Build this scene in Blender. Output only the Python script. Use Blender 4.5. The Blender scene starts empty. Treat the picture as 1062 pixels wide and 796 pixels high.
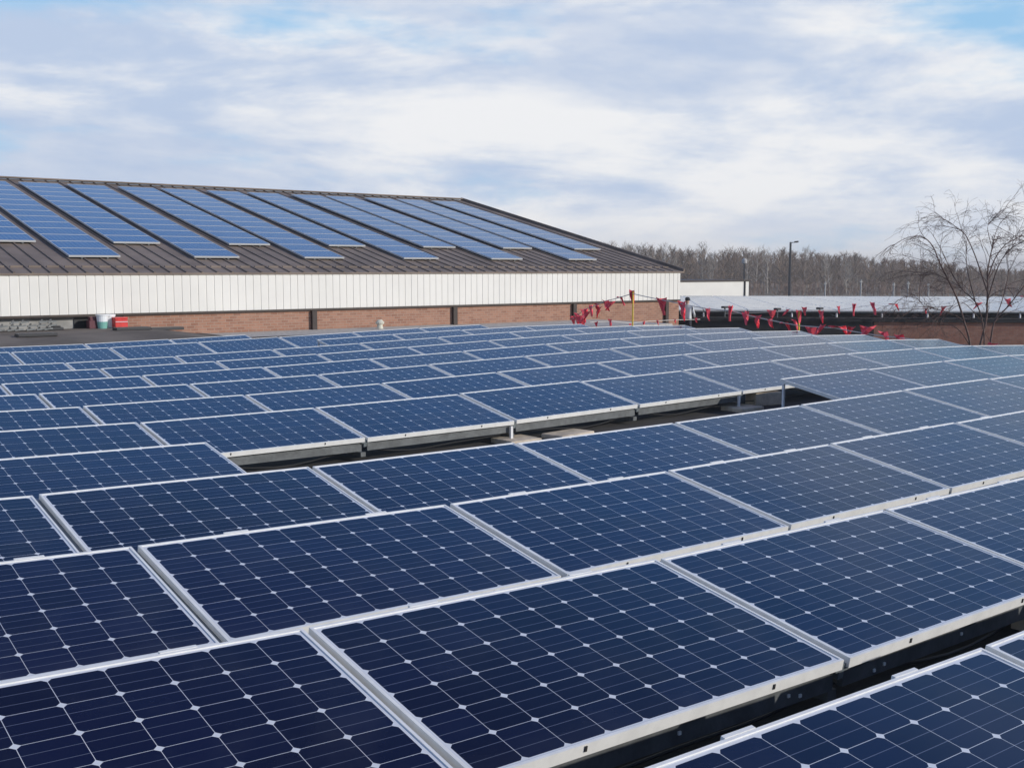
import bpy, math, random
from mathutils import Vector, Matrix, noise as mnoise

random.seed(7)
R = math.radians
scene = bpy.context.scene
C = scene.collection

# ------------------------------------------------------------------ camera, world, sun, exposure
F_PX, HOR = 1142.94, 278.0
YAW, PITCH = R(38.192), math.atan((398 - HOR) / F_PX)
CAM = Vector((0, 0, 1.2996))
cam_d = bpy.data.cameras.new('camera')
cam = bpy.data.objects.new('camera', cam_d)
C.objects.link(cam)
cam.location = CAM
cam.rotation_euler = (math.pi / 2 - PITCH, 0, -YAW)
cam_d.sensor_width = 36
cam_d.lens = F_PX * 36 / 1062
cam_d.clip_start = 0.05
cam_d.clip_end = 4000
scene.camera = cam

SUN_EL, SUN_AZ = R(21), R(148)          # azimuth measured from +Y towards +X
sun_dir = Vector((math.sin(SUN_AZ) * math.cos(SUN_EL), math.cos(SUN_AZ) * math.cos(SUN_EL), math.sin(SUN_EL)))
w = bpy.data.worlds.new('World')
scene.world = w
w.use_nodes = True
nt = w.node_tree
nt.nodes.clear()


def N(t, kind, **kw):
    n = t.nodes.new(kind)
    for k, v in kw.items():
        if k.startswith('i_'):
            key = k[2:]
            key = int(key) if key.isdigit() else key.replace('_', ' ')
            n.inputs[key].default_value = v
        else:
            setattr(n, k, v)
    return n


def mth(t, op, a, b=None, c=None, clamp=False):
    n = t.nodes.new('ShaderNodeMath')
    n.operation = op
    n.use_clamp = clamp
    for i, v in enumerate((a, b, c)):
        if v is None:
            continue
        if isinstance(v, (int, float)):
            n.inputs[i].default_value = v
        else:
            t.links.new(v, n.inputs[i])
    return n.outputs[0]


def mixc(t, fac, a, b):
    n = t.nodes.new('ShaderNodeMix')
    n.data_type = 'RGBA'
    for idx, v in ((0, fac), (6, a), (7, b)):
        if isinstance(v, (int, float)):
            n.inputs[idx].default_value = v
        elif isinstance(v, tuple):
            n.inputs[idx].default_value = (*v, 1) if len(v) == 3 else v
        else:
            t.links.new(v, n.inputs[idx])
    return n.outputs[2]


def maprange(t, v, a, b, c=0.0, d=1.0, smooth=True):
    n = t.nodes.new('ShaderNodeMapRange')
    n.interpolation_type = 'SMOOTHSTEP' if smooth else 'LINEAR'
    t.links.new(v, n.inputs[0])
    for i, x in enumerate((a, b, c, d)):
        n.inputs[i + 1].default_value = x
    return n.outputs[0]


SKY_STRENGTH = 0.1
out = N(nt, 'ShaderNodeOutputWorld')
bg = N(nt, 'ShaderNodeBackground', i_Strength=SKY_STRENGTH)
sky = N(nt, 'ShaderNodeTexSky', sky_type='NISHITA', sun_disc=False, sun_elevation=SUN_EL, sun_rotation=SUN_AZ)
tc = N(nt, 'ShaderNodeTexCoord')
sep = N(nt, 'ShaderNodeSeparateXYZ')
nt.links.new(tc.outputs['Generated'], sep.inputs[0])
dx, dy, dz = sep.outputs


def cloud_noise(scale, detail, rough, off, flat, dist=0.0):
    """clouds lying in flat layers: noise over the sky's directions, squeezed in height"""
    mp = N(nt, 'ShaderNodeMapping')
    mp.inputs['Location'].default_value = (off, off * 1.7, off * .3)
    mp.inputs['Scale'].default_value = (1, 1, flat)
    nt.links.new(tc.outputs['Generated'], mp.inputs[0])
    n = N(nt, 'ShaderNodeTexNoise', i_Scale=scale, i_Detail=detail, i_Roughness=rough, i_Distortion=dist)
    nt.links.new(mp.outputs[0], n.inputs['Vector'])
    return n.outputs[0]


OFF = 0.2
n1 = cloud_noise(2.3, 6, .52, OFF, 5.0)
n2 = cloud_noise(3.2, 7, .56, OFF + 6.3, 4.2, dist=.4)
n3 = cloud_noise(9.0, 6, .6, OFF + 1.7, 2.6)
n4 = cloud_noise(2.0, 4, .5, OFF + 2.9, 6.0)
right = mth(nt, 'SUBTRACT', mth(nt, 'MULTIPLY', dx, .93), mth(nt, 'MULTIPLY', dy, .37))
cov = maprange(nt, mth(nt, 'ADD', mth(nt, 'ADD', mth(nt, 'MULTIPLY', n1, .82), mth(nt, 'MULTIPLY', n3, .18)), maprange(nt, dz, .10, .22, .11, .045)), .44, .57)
clear = maprange(nt, mth(nt, 'SUBTRACT', dz, maprange(nt, right, .40, .68, .0, .11)), .26, .42, 0.0, 1.0)  # unseen high sky cleared, cloud kept rightward, shaped for the panels' reflections
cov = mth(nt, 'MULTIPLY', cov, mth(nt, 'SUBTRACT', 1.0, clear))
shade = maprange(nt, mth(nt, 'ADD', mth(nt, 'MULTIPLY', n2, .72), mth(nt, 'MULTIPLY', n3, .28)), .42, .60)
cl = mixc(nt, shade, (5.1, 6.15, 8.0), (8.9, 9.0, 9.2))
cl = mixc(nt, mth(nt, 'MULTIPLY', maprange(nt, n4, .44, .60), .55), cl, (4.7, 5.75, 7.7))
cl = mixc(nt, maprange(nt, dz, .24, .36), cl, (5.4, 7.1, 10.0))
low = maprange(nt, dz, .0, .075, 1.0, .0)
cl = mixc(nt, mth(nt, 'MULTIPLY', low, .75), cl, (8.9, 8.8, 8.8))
blue = mixc(nt, maprange(nt, dz, .22, .42, .8, .85), sky.outputs[0], mixc(nt, maprange(nt, dz, .42, .66), mixc(nt, maprange(nt, dz, .20, .40), (3.6, 6.5, 9.6), (1.5, 4.4, 10.2)), (.85, 1.15, 2.9)))  # sky overhead, out of view, made darker so near panels reflect navy
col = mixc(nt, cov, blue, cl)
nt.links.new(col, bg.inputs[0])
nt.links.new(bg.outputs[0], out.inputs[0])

sun_data = bpy.data.lights.new('sun', 'SUN')
sun_data.energy = 3.3
sun_data.angle = R(.6)
sun_data.color = (1, .955, .885)
sun = bpy.data.objects.new('sun', sun_data)
C.objects.link(sun)
sun.rotation_euler = (-sun_dir).to_track_quat('-Z', 'Y').to_euler()

scene.view_settings.view_transform = 'Standard'
scene.view_settings.look = 'None'
scene.view_settings.exposure = 0.0
scene.view_settings.gamma = 1
scene.view_settings.use_curve_mapping = False

# camera axes: only used to place far things by bearing and distance
FW = Vector((math.sin(YAW) * math.cos(PITCH), math.cos(YAW) * math.cos(PITCH), -math.sin(PITCH)))
RT = Vector((math.cos(YAW), -math.sin(YAW), 0))
UP = RT.cross(FW)
FH = Vector((math.sin(YAW), math.cos(YAW), 0))


def ray(x, y):
    return FW + RT * ((x - 531) / F_PX) - UP * ((y - 398) / F_PX)


def at(x, y, d):
    return CAM + ray(x, y) * d


def on(x, y, n, c):
    r = ray(x, y)
    n = Vector(n)
    return CAM + r * ((c - n.dot(CAM)) / n.dot(r))


# ------------------------------------------------------------------ materials
def mat(name, color, rough=.6, metal=0.0, spec=.5, noise=None, bump=None):
    """noise=(scale, amount[, detail]): soft variation of the colour; bump=(scale, strength)"""
    m = bpy.data.materials.new(name)
    m.use_nodes = True
    t = m.node_tree
    b = t.nodes['Principled BSDF']
    b.inputs['Base Color'].default_value = (*color, 1)
    b.inputs['Roughness'].default_value = rough
    b.inputs['Metallic'].default_value = metal
    b.inputs['Specular IOR Level'].default_value = spec
    tcn = t.nodes.new('ShaderNodeTexCoord')
    if noise:
        n = N(t, 'ShaderNodeTexNoise', i_Scale=noise[0], i_Detail=noise[2] if len(noise) > 2 else 6, i_Roughness=.6)
        t.links.new(tcn.outputs['Object'], n.inputs['Vector'])
        f = maprange(t, n.outputs[0], .3, .7)
        k = noise[1]
        lo = tuple(c * (1 - k) for c in color)
        hi = tuple(min(1, c * (1 + k)) for c in color)
        t.links.new(mixc(t, f, lo, hi), b.inputs['Base Color'])
    if bump:
        n = N(t, 'ShaderNodeTexNoise', i_Scale=bump[0], i_Detail=5)
        t.links.new(tcn.outputs['Object'], n.inputs['Vector'])
        bp = N(t, 'ShaderNodeBump', i_Strength=bump[1], i_Distance=.02)
        t.links.new(n.outputs[0], bp.inputs['Height'])
        t.links.new(bp.outputs[0], b.inputs['Normal'])
    return m


def cell_material(name, nx, ny, base, var, ior=1.27):
    """pseudo-square mono cells on a white backsheet under glass, laid out in the panel's own UV"""
    m = bpy.data.materials.new(name)
    m.use_nodes = True
    t = m.node_tree
    b = t.nodes['Principled BSDF']
    uv = N(t, 'ShaderNodeUVMap')
    s = N(t, 'ShaderNodeSeparateXYZ')
    t.links.new(uv.outputs[0], s.inputs[0])
    U = mth(t, 'MULTIPLY', mth(t, 'SUBTRACT', s.outputs[0], .008), nx / .984)
    V = mth(t, 'MULTIPLY', mth(t, 'SUBTRACT', s.outputs[1], .013), ny / .974)
    iu, iv = mth(t, 'FLOOR', U), mth(t, 'FLOOR', V)
    cu = mth(t, 'ABSOLUTE', mth(t, 'SUBTRACT', mth(t, 'SUBTRACT', U, iu), .5))
    fv = mth(t, 'SUBTRACT', mth(t, 'SUBTRACT', V, iv), .5)
    cv = mth(t, 'ABSOLUTE', fv)
    inside = mth(t, 'MULTIPLY', mth(t, 'LESS_THAN', cu, .4945), mth(t, 'LESS_THAN', cv, .4945))
    rr = mth(t, 'SQRT', mth(t, 'ADD', mth(t, 'MULTIPLY', cu, cu), mth(t, 'MULTIPLY', cv, cv)))
    inside = mth(t, 'MULTIPLY', inside, mth(t, 'LESS_THAN', rr, .64))
    for lim, op in ((0, 'GREATER_THAN'),):
        inside = mth(t, 'MULTIPLY', inside, mth(t, op, U, lim))
        inside = mth(t, 'MULTIPLY', inside, mth(t, op, V, lim))
    inside = mth(t, 'MULTIPLY', inside, mth(t, 'LESS_THAN', U, nx))
    inside = mth(t, 'MULTIPLY', inside, mth(t, 'LESS_THAN', V, ny))
    bus = mth(t, 'LESS_THAN', mth(t, 'ABSOLUTE', mth(t, 'SUBTRACT', cv, .17)), .0065)
    # every cell a slightly different shade, every panel too
    cc = N(t, 'ShaderNodeCombineXYZ')
    t.links.new(iu, cc.inputs[0])
    t.links.new(iv, cc.inputs[1])
    oi = N(t, 'ShaderNodeObjectInfo')
    t.links.new(mth(t, 'MULTIPLY', oi.outputs['Random'], 97.0), cc.inputs[2])
    wn = N(t, 'ShaderNodeTexWhiteNoise')
    t.links.new(cc.outputs[0], wn.inputs['Vector'])
    f1 = mth(t, 'MULTIPLY', wn.outputs['Value'], .55)
    fac = mth(t, 'ADD', f1, mth(t, 'MULTIPLY', oi.outputs['Random'], .45))
    cell = mixc(t, fac, tuple(c * (1 - var) for c in base), tuple(c * (1 + var) for c in base))
    cell = mixc(t, mth(t, 'MULTIPLY', bus, .8), cell, (.16, .18, .24))
    colr = mixc(t, inside, (.66, .675, .70), cell)
    # a thin film of dust
    tcn = N(t, 'ShaderNodeTexCoord')
    nz = N(t, 'ShaderNodeTexNoise', i_Scale=2.2, i_Detail=7, i_Roughness=.65)
    t.links.new(tcn.outputs['Object'], nz.inputs['Vector'])
    edge = maprange(t, s.outputs[1], .0, .16, .045, .0)
    dust = mth(t, 'ADD', maprange(t, nz.outputs[0], .45, .75, 0.0, .03), mth(t, 'MULTIPLY', edge, nz.outputs[0]))
    colr = mixc(t, dust, colr, (.30, .30, .30))
    t.links.new(colr, b.inputs['Base Color'])
    rg = maprange(t, nz.outputs[0], .3, .7, .09, .16)
    t.links.new(rg, b.inputs['Roughness'])
    nb = N(t, 'ShaderNodeTexNoise', i_Scale=1.1, i_Detail=2)
    t.links.new(tcn.outputs['Object'], nb.inputs['Vector'])
    bp = N(t, 'ShaderNodeBump', i_Strength=.25, i_Distance=.012)
    t.links.new(nb.outputs[0], bp.inputs['Height'])
    t.links.new(bp.outputs[0], b.inputs['Normal'])
    b.inputs['IOR'].default_value = ior
    return m


M = {}
M['cells'] = cell_material('glazed_cells', 10, 6, (.0056, .0096, .036), .34)
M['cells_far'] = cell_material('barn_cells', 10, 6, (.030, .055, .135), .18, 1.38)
M['frame'] = mat('anodised_frame', (.82, .805, .76), .45, .1, noise=(14, .06))
M['barn_frame'] = mat('satin_frame', (.50, .50, .49), .45, .1)
M['galv'] = mat('galvanised_steel', (.14, .148, .15), .45, .4, noise=(9, .22), bump=(60, .1))
M['rail'] = mat('seam_rail', (.20, .225, .23), .5, .3, noise=(9, .15))
M['clip'] = mat('dark_clip', (.03, .03, .032), .5)
M['white_post'] = mat('white_post', (.72, .72, .72), .5, .1, noise=(20, .08))
M['concrete'] = mat('ballast_concrete', (.55, .46, .35), .9, noise=(6, .25), bump=(40, .4))
M['wire_red'] = mat('red_wire', (.45, .02, .03), .5)
M['membrane'] = mat('roof_membrane', (.065, .060, .056), .9, 0, .2, noise=(.9, .35, 9), bump=(30, .25))
M['grey_membrane'] = mat('grey_membrane', (.165, .140, .115), .9, 0, .2, noise=(.9, .25, 9), bump=(30, .2))
M['gravel'] = mat('pale_roof_edge', (.44, .41, .37), .9, noise=(9, .25, 8), bump=(50, .4))
M['white_metal'] = mat('white_cladding', (.74, .715, .655), .5, noise=(.7, .04, 8))
M['brown_trim'] = mat('brown_trim', (.045, .030, .022), .6, noise=(4, .2))
M['dark_joint'] = mat('dark_downspout', (.035, .022, .017), .6, noise=(4, .2))
M['barn_roof'] = mat('barn_roof_metal', (.21, .165, .132), .65, .0, .25, noise=(.8, .22, 9))
M['barn_rib'] = mat('barn_roof_rib', (.185, .145, .117), .65, .0, .25, noise=(.8, .2))
M['black_wall'] = mat('black_cladding', (.012, .012, .013), .6, noise=(2, .3))
M['grey_wall'] = mat('grey_render', (.30, .29, .27), .8, noise=(1.5, .25, 8))
M['yellow'] = mat('yellow_paint', (.75, .52, .06), .5, noise=(9, .15))
M['rope'] = mat('pale_rope', (.62, .58, .52), .8)
M['pennant'] = mat('red_pennant', (.90, .085, .115), .6, noise=(9, .2))
M['red_plastic'] = mat('red_plastic', (.60, .035, .030), .4, noise=(9, .15))
M['white_plastic'] = mat('white_plastic', (.78, .80, .80), .4)
M['green_plastic'] = mat('green_plastic', (.18, .42, .36), .45)
M['maroon'] = mat('maroon_plastic', (.10, .02, .03), .5)
M['bark'] = mat('bare_bark', (.115, .072, .060), .85, noise=(7, .3))
M['lamp_metal'] = mat('lamp_metal', (.035, .035, .038), .5, .2)
M['pale_pole'] = mat('pale_pole', (.42, .40, .37), .7)
M['cream'] = mat('cream_plastic', (.60, .57, .46), .6)
M['grass'] = mat('winter_ground', (.16, .12, .075), .95, noise=(.03, .4, 9))
M['asphalt'] = mat('asphalt', (.055, .055, .056), .9, noise=(.6, .2, 8))
M['twigs'] = mat('bare_twigs', (.215, .148, .098), .9, noise=(.03, .30, 4))
M['twigs_pale'] = mat('pale_twigs', (.34, .29, .24), .9, noise=(.03, .25, 4))
M['scrub'] = mat('brown_scrub', (.24, .165, .125), .9, noise=(.05, .35, 4))
M['skin'] = mat('skin', (.45, .28, .20), .6)
M['shirt'] = mat('white_shirt', (.72, .72, .70), .8)
M['trousers'] = mat('dark_trousers', (.03, .03, .04), .8)
M['cap'] = mat('dark_cap', (.02, .022, .025), .8)


def brick_material(name, c1, c2, mortar, scale=1.0, axis='X'):
    m = bpy.data.materials.new(name)
    m.use_nodes = True
    t = m.node_tree
    b = t.nodes['Principled BSDF']
    g = N(t, 'ShaderNodeNewGeometry')
    s = N(t, 'ShaderNodeSeparateXYZ')
    t.links.new(g.outputs['Position'], s.inputs[0])
    c = N(t, 'ShaderNodeCombineXYZ')
    if axis == 'X':
        t.links.new(s.outputs[0], c.inputs[0])
    else:                                           # along the far wing's own wall line
        v = mth(t, 'SUBTRACT', mth(t, 'MULTIPLY', s.outputs[0], RT.x), mth(t, 'MULTIPLY', s.outputs[1], -RT.y))
        t.links.new(v, c.inputs[0])
    t.links.new(s.outputs[2], c.inputs[1])
    br = N(t, 'ShaderNodeTexBrick', i_Scale=scale)
    br.inputs['Color1'].default_value = (*c1, 1)
    br.inputs['Color2'].default_value = (*c2, 1)
    br.inputs['Mortar'].default_value = (*mortar, 1)
    br.inputs['Mortar Size'].default_value = .008
    br.inputs['Brick Width'].default_value = .22
    br.inputs['Row Height'].default_value = .075
    t.links.new(c.outputs[0], br.inputs['Vector'])
    n = N(t, 'ShaderNodeTexNoise', i_Scale=3.0, i_Detail=8, i_Roughness=.7)
    t.links.new(g.outputs['Position'], n.inputs['Vector'])
    f = maprange(t, n.outputs[0], .35, .7, 0, .35)
    t.links.new(mixc(t, f, br.outputs[0], (.42, .27, .20)), b.inputs['Base Color'])
    b.inputs['Roughness'].default_value = .9
    bp = N(t, 'ShaderNodeBump', i_Strength=.5, i_Distance=.01)
    t.links.new(br.outputs['Fac'], bp.inputs['Height'])
    bp.invert = True
    t.links.new(bp.outputs[0], b.inputs['Normal'])
    return m


M['brick'] = brick_material('orange_brick', (.38, .19, .12), (.25, .115, .072), (.36, .26, .20))
M['brick_far'] = brick_material('brown_brick', (.30, .125, .08), (.22, .09, .06), (.22, .14, .11), axis='RT')


# ------------------------------------------------------------------ mesh helpers
class MB:
    """collects shapes into one mesh"""

    def __init__(self):
        self.v, self.f, self.mi, self.uv = [], [], [], {}

    def poly(self, pts, mi=0, uv=None):
        o = len(self.v)
        self.v += [tuple(p) for p in pts]
        self.f.append(tuple(range(o, o + len(pts))))
        self.mi.append(mi)
        if uv:
            self.uv[len(self.f) - 1] = uv

    def hexa(self, p, mi=0):
        """8 points: bottom 0-3, top 4-7, both counter-clockwise seen from above"""
        o = len(self.v)
        self.v += [tuple(q) for q in p]
        for f in ((3, 2, 1, 0), (4, 5, 6, 7), (0, 1, 5, 4), (1, 2, 6, 5), (2, 3, 7, 6), (3, 0, 4, 7)):
            self.f.append(tuple(o + i for i in f))
            self.mi.append(mi)

    def box(self, x0, x1, y0, y1, z0, z1, mi=0):
        self.hexa([(x0, y0, z0), (x1, y0, z0), (x1, y1, z0), (x0, y1, z0),
                   (x0, y0, z1), (x1, y0, z1), (x1, y1, z1), (x0, y1, z1)], mi)

    def bar(self, a, b, wx, wz, mi=0, up=Vector((0, 0, 1))):
        a, b = Vector(a), Vector(b)
        d = (b - a).normalized()
        if abs(d.dot(up)) > .95:
            up = Vector((0, 1, 0))
        s = d.cross(up).normalized() * wx / 2
        u = s.cross(d).normalized() * wz / 2
        self.hexa([a - s - u, a + s - u, b + s - u, b - s - u, a - s + u, a + s + u, b + s + u, b - s + u], mi)

    def tube(self, pts, rad, n=6, mi=0):
        pts = [Vector(p) for p in pts]
        rads = rad if isinstance(rad, (list, tuple)) else [rad] * len(pts)
        o = len(self.v)
        ref = Vector((.31, .17, .93))
        for i, p in enumerate(pts):
            d = (pts[min(i + 1, len(pts) - 1)] - pts[max(i - 1, 0)])
            d = d.normalized() if d.length > 1e-9 else Vector((0, 0, 1))
            s = d.cross(ref)
            s = s.normalized() if s.length > 1e-4 else Vector((1, 0, 0))
            u = s.cross(d)
            for k in range(n):
                a = 2 * math.pi * k / n
                self.v.append(tuple(p + (s * math.cos(a) + u * math.sin(a)) * rads[i]))
        for i in range(len(pts) - 1):
            for k in range(n):
                k2 = (k + 1) % n
                self.f.append((o + i * n + k, o + i * n + k2, o + (i + 1) * n + k2, o + (i + 1) * n + k))
                self.mi.append(mi)
        self.f.append(tuple(o + k for k in range(n)))
        self.f.append(tuple(o + (len(pts) - 1) * n + k for k in reversed(range(n))))
        self.mi += [mi, mi]

    def lathe(self, c, prof, n=16, mi=0):
        """prof: list of (radius, z) from bottom to top"""
        c = Vector(c)
        o = len(self.v)
        for r, z in prof:
            for k in range(n):
                a = 2 * math.pi * k / n
                self.v.append((c.x + r * math.cos(a), c.y + r * math.sin(a), c.z + z))
        for i in range(len(prof) - 1):
            for k in range(n):
                k2 = (k + 1) % n
                self.f.append((o + i * n + k, o + i * n + k2, o + (i + 1) * n + k2, o + (i + 1) * n + k))
                self.mi.append(mi)
        self.f.append(tuple(o + k for k in reversed(range(n))))
        self.f.append(tuple(o + (len(prof) - 1) * n + k for k in range(n)))
        self.mi += [mi, mi]

    def mesh(self, name, mats):
        me = bpy.data.meshes.new(name)
        me.from_pydata(self.v, [], self.f)
        for m in (mats if isinstance(mats, (list, tuple)) else [mats]):
            me.materials.append(m)
        me.polygons.foreach_set('material_index', self.mi)
        if self.uv:
            l = me.uv_layers.new(name='UVMap')
            for fi, co in self.uv.items():
                for li, c in zip(me.polygons[fi].loop_indices, co):
                    l.data[li].uv = c
        me.update()
        return me

    def build(self, name, mats, parent=None, smooth=False, bevel=0):
        o = bpy.data.objects.new(name, self.mesh(name, mats))
        C.objects.link(o)
        if parent:
            o.parent = parent
        if smooth:
            o.data.polygons.foreach_set('use_smooth', [True] * len(o.data.polygons))
        if bevel:
            b = o.modifiers.new('bevel', 'BEVEL')
            b.width = bevel
            b.segments = 2
            b.limit_method = 'ANGLE'
        return o


def tag(o, label=None, cat=None, group=None, kind=None):
    if label:
        o['label'] = label
    if cat:
        o['category'] = cat
    if group:
        o['group'] = group
    if kind:
        o['kind'] = kind
    return o


def empty(name, loc=(0, 0, 0)):
    o = bpy.data.objects.new(name, None)
    o.empty_display_size = .2
    C.objects.link(o)
    o.location = loc
    return o


ORD = ['', 'first', 'second', 'third', 'fourth', 'fifth', 'sixth', 'seventh', 'eighth', 'ninth', 'tenth',
       'eleventh', 'twelfth', 'thirteenth', 'fourteenth', 'fifteenth', 'sixteenth']

# ------------------------------------------------------------------ ground
ZG = -5.0
g = MB()
g.box(-2500, 2500, -2500, 2500, ZG - 1, ZG)
tag(g.build('ground', M['grass']), kind='structure')
g = MB()
p0 = CAM + FH * 75 + RT * -20
pts = []
for u, v in ((0, 62), (150, 62), (190, 200), (0, 200)):
    q = CAM + RT * u + FH * v
    pts.append((q.x, q.y, ZG + .004))
g.poly(pts)
tag(g.build('parking_lot', M['asphalt']), kind='structure')

# ------------------------------------------------------------------ the flat roof we stand on
ZC = (.0128, -.0613, .0804, .0281, -.0026, -.0328, .0143, -.0192)


def zf(X, Y):
    """gentle camber of the roof, as carried by the rows of panels"""
    X = max(-1.0, min(18.6, X))
    Y = max(0.0, min(22.5, Y))
    x, y = (X - 5) / 5, (Y - 8) / 6
    e = ZC
    return e[0]*x + e[1]*y + e[2]*x*x + e[3]*x*y + e[4]*y*y + e[5]*x**3 + e[6]*x*x*y + e[7]*x*y*y


def sstep(x):
    x = max(0, min(1, x))
    return x * x * (3 - 2 * x)


def roof_z(X, Y):
    z = zf(X, Y) - .40
    b = sstep((Y - 22.4) / 1.5)
    z = z * (1 - b) + b * -.47
    return z + .27 * sstep((12.2 - X) / 2.6) * sstep((Y - 22.6) / 4.0)


YW = 28.4                                            # plane of the barn's front wall
XR, XR2, YN = 19.75, 26.0, 24.7                      # right edge of the roof, and of its strip along the barn
main = empty('flat_roofed_building', (0, 0, ZG))
tag(main, 'flat dark roofed building in the foreground carrying the rows of panels', 'building')
inv = Matrix.Translation((0, 0, -ZG))


def grid_roof(x0, x1, y0, y1, nx, ny, m):
    idx = {}
    o = len(m.v)
    for j in range(ny + 1):
        for i in range(nx + 1):
            X, Y = x0 + (x1 - x0) * i / nx, y0 + (y1 - y0) * j / ny
            m.v.append((X, Y, roof_z(X, Y) - ZG))
    for j in range(ny):
        for i in range(nx):
            a = o + j * (nx + 1) + i
            m.f.append((a, a + 1, a + nx + 2, a + nx + 1))
            m.mi.append(0)


m = MB()
grid_roof(-12, XR, -8, 22.6, 64, 61, m)
m.build('roof', M['membrane'], main, smooth=True)
m = MB()
grid_roof(-12, XR, 22.6, YW - .01, 64, 12, m)
m.build('rear_roof', M['grey_membrane'], main, smooth=True)
m = MB()
m.box(XR + .004, XR2, YN, YW - .01, 4.1, 4.53)
m.build('roof_strip', M['gravel'], main)
m = MB()
m.box(-12, XR - .02, -8, YW - .05, 0, 3.6)
m.box(XR, XR2 - .02, YN + .02, YW - .05, 0, 4.08)
m.build('wall', M['black_wall'], main)
m = MB()
for i in range(40):                                  # low kerb following the right-hand roof edge
    y0, y1 = -8 + i * .81, -8 + (i + 1) * .81
    z0, z1 = roof_z(XR, y0) - ZG, roof_z(XR, y1) - ZG
    m.hexa([(XR - .16, y0, z0 - .3), (XR, y0, z0 - .3), (XR, y1, z1 - .3), (XR - .16, y1, z1 - .3),
            (XR - .16, y0, z0 + .05), (XR, y0, z0 + .05), (XR, y1, z1 + .05), (XR - .16, y1, z1 + .05)])
m.build('roof_kerb', M['black_wall'], main)
m = MB()                                             # pale gravel strip along the foot of the barn wall
nx = 30
for i in range(nx):
    xa, xb = 11.6 + (XR - 11.6) * i / nx, 11.6 + (XR - 11.6) * (i + 1) / nx
    def zz_(x, y): return roof_z(x, y) - ZG
    ya = 26.2
    m.poly([(xa, ya, zz_(xa, ya) + .02), (xb, ya, zz_(xb, ya) + .02), (xb, YW - .02, zz_(xb, YW) + .02), (xa, YW - .02, zz_(xa, YW) + .02)])
m.build('gravel_strip', M['gravel'], main)

# ------------------------------------------------------------------ the barn
XE = on(705, 280.5, (0, 1, 0), YW).x                 # right-hand end
Z_EAVE, Z_BAND, XL = 1.19, .15, -24.0
slope = .2325
Y_RIDGE = 42.5
Z_RIDGE = Z_EAVE + (Y_RIDGE - YW) * slope
X_BRICK = on(128, 330, (0, 1, 0), YW).x              # where the brick starts
barn = empty('metal_barn', (XE, YW, ZG))
tag(barn, 'long barn with brown ribbed metal roof, white ribbed band and brick wall', 'barn')
BO = Vector((XE, YW, ZG))


def bbuild(m, name, mats, **kw):
    m.v = [(x - BO.x, y - BO.y, z - BO.z) for x, y, z in m.v]
    return m.build(name, mats, barn, **kw)


YB = 2 * Y_RIDGE - YW
m = MB()
T = .05
ov = .06
for (ya, za, yb, zb) in ((YW - ov, Z_EAVE - ov * slope, Y_RIDGE, Z_RIDGE), (YB + ov, Z_EAVE - ov * slope, Y_RIDGE, Z_RIDGE)):
    p = [(XL, ya, za), (XE + .15, ya, za), (XE + .15, yb, zb), (XL, yb, zb)]
    if ya > yb:
        p = [p[1], p[0], p[3], p[2]]
    m.hexa([(a, b, c - T) for a, b, c in p] + p)
bbuild(m, 'roof', M['barn_roof'])
# standing seams of the near slope
m = MB()
k = 0
x = XL + .1
while x < XE:
    y0, z0 = YW - ov, Z_EAVE - ov * slope
    m.bar((x, y0, z0 + .008), (x, Y_RIDGE - .05, Z_RIDGE - .004), .05, .04)
    x += .43
bbuild(m, 'standing_seams', M['barn_rib'])
m = MB()                                             # broken snow guard near the eave
x = XL + .1
ys = YW + .55
while x < XE - .3:
    z = Z_EAVE + .55 * slope
    m.box(x + .07, x + .36, ys, ys + .05, z + .0, z + .045)
    x += .43
bbuild(m, 'snow_guard', M['barn_rib'])
m = MB()
m.bar((XL, Y_RIDGE, Z_RIDGE + .05), (XE + .15, Y_RIDGE, Z_RIDGE + .05), .4, .05)
m.bar((XE + .17, YW - ov, Z_EAVE - ov * slope + .02), (XE + .17, Y_RIDGE, Z_RIDGE + .03), .08, .16)
bbuild(m, 'ridge_cap', M['barn_rib'])
# white ribbed band
m = MB()
x = XL
pitch = .225
prof = [(0, 0), (.092, 0), (.100, .013), (.122, .013), (.130, 0), (.225, 0)]
zt, zb = Z_EAVE - .068, Z_BAND
xs = []
while x < XE - .001:
    for a, d in prof[:-1]:
        if x + a < XE:
            xs.append((x + a, YW - .03 + d * 1.0))
    x += pitch
xs.append((XE, YW - .03))
for (xa, ya), (xb, yb) in zip(xs, xs[1:]):
    m.poly([(xa, ya, zb), (xb, yb, zb), (xb, yb, zt), (xa, ya, zt)])
m.box(XL, XE, YW + .06, YW + .3, zb + .01, zt)
bbuild(m, 'ribbed_band', M['white_metal'])
m = MB()
m.box(XL, XE + .02, YW - .045, YW + .06, zt + .002, zt + .03)
bbuild(m, 'eave_trim', M['white_metal'])
m = MB()
m.box(XL, XE, YW - .07, YW + .2, zb - .055, zb - .003)
bbuild(m, 'drip_trim', M['brown_trim'])
m = MB()
m.box(X_BRICK, XE - .02, YW, YW + .3, ZG, zb - .058)
m.box(XE - .32, XE - .02, YW + .3, YB - .3, ZG, 1.05)
bbuild(m, 'brick_wall', M['brick'])
m = MB()                                             # gable end above the brick
m.poly([(XE - .015, YW + .31, 1.05), (XE - .015, YB - .31, 1.05), (XE - .015, Y_RIDGE, Z_RIDGE - .12)])
m.poly([(XE - .025, Y_RIDGE, Z_RIDGE - .12), (XE - .025, YB - .31, 1.05), (XE - .025, YW + .31, 1.05)])
bbuild(m, 'gable', M['white_metal'])
m = MB()                                             # recess at the left, a grey back wall under the band
m.box(XL, X_BRICK, YW + .12, YW + .3, ZG, zb - .058)
bbuild(m, 'recessed_wall', M['grey_wall'])
m = MB()
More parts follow.
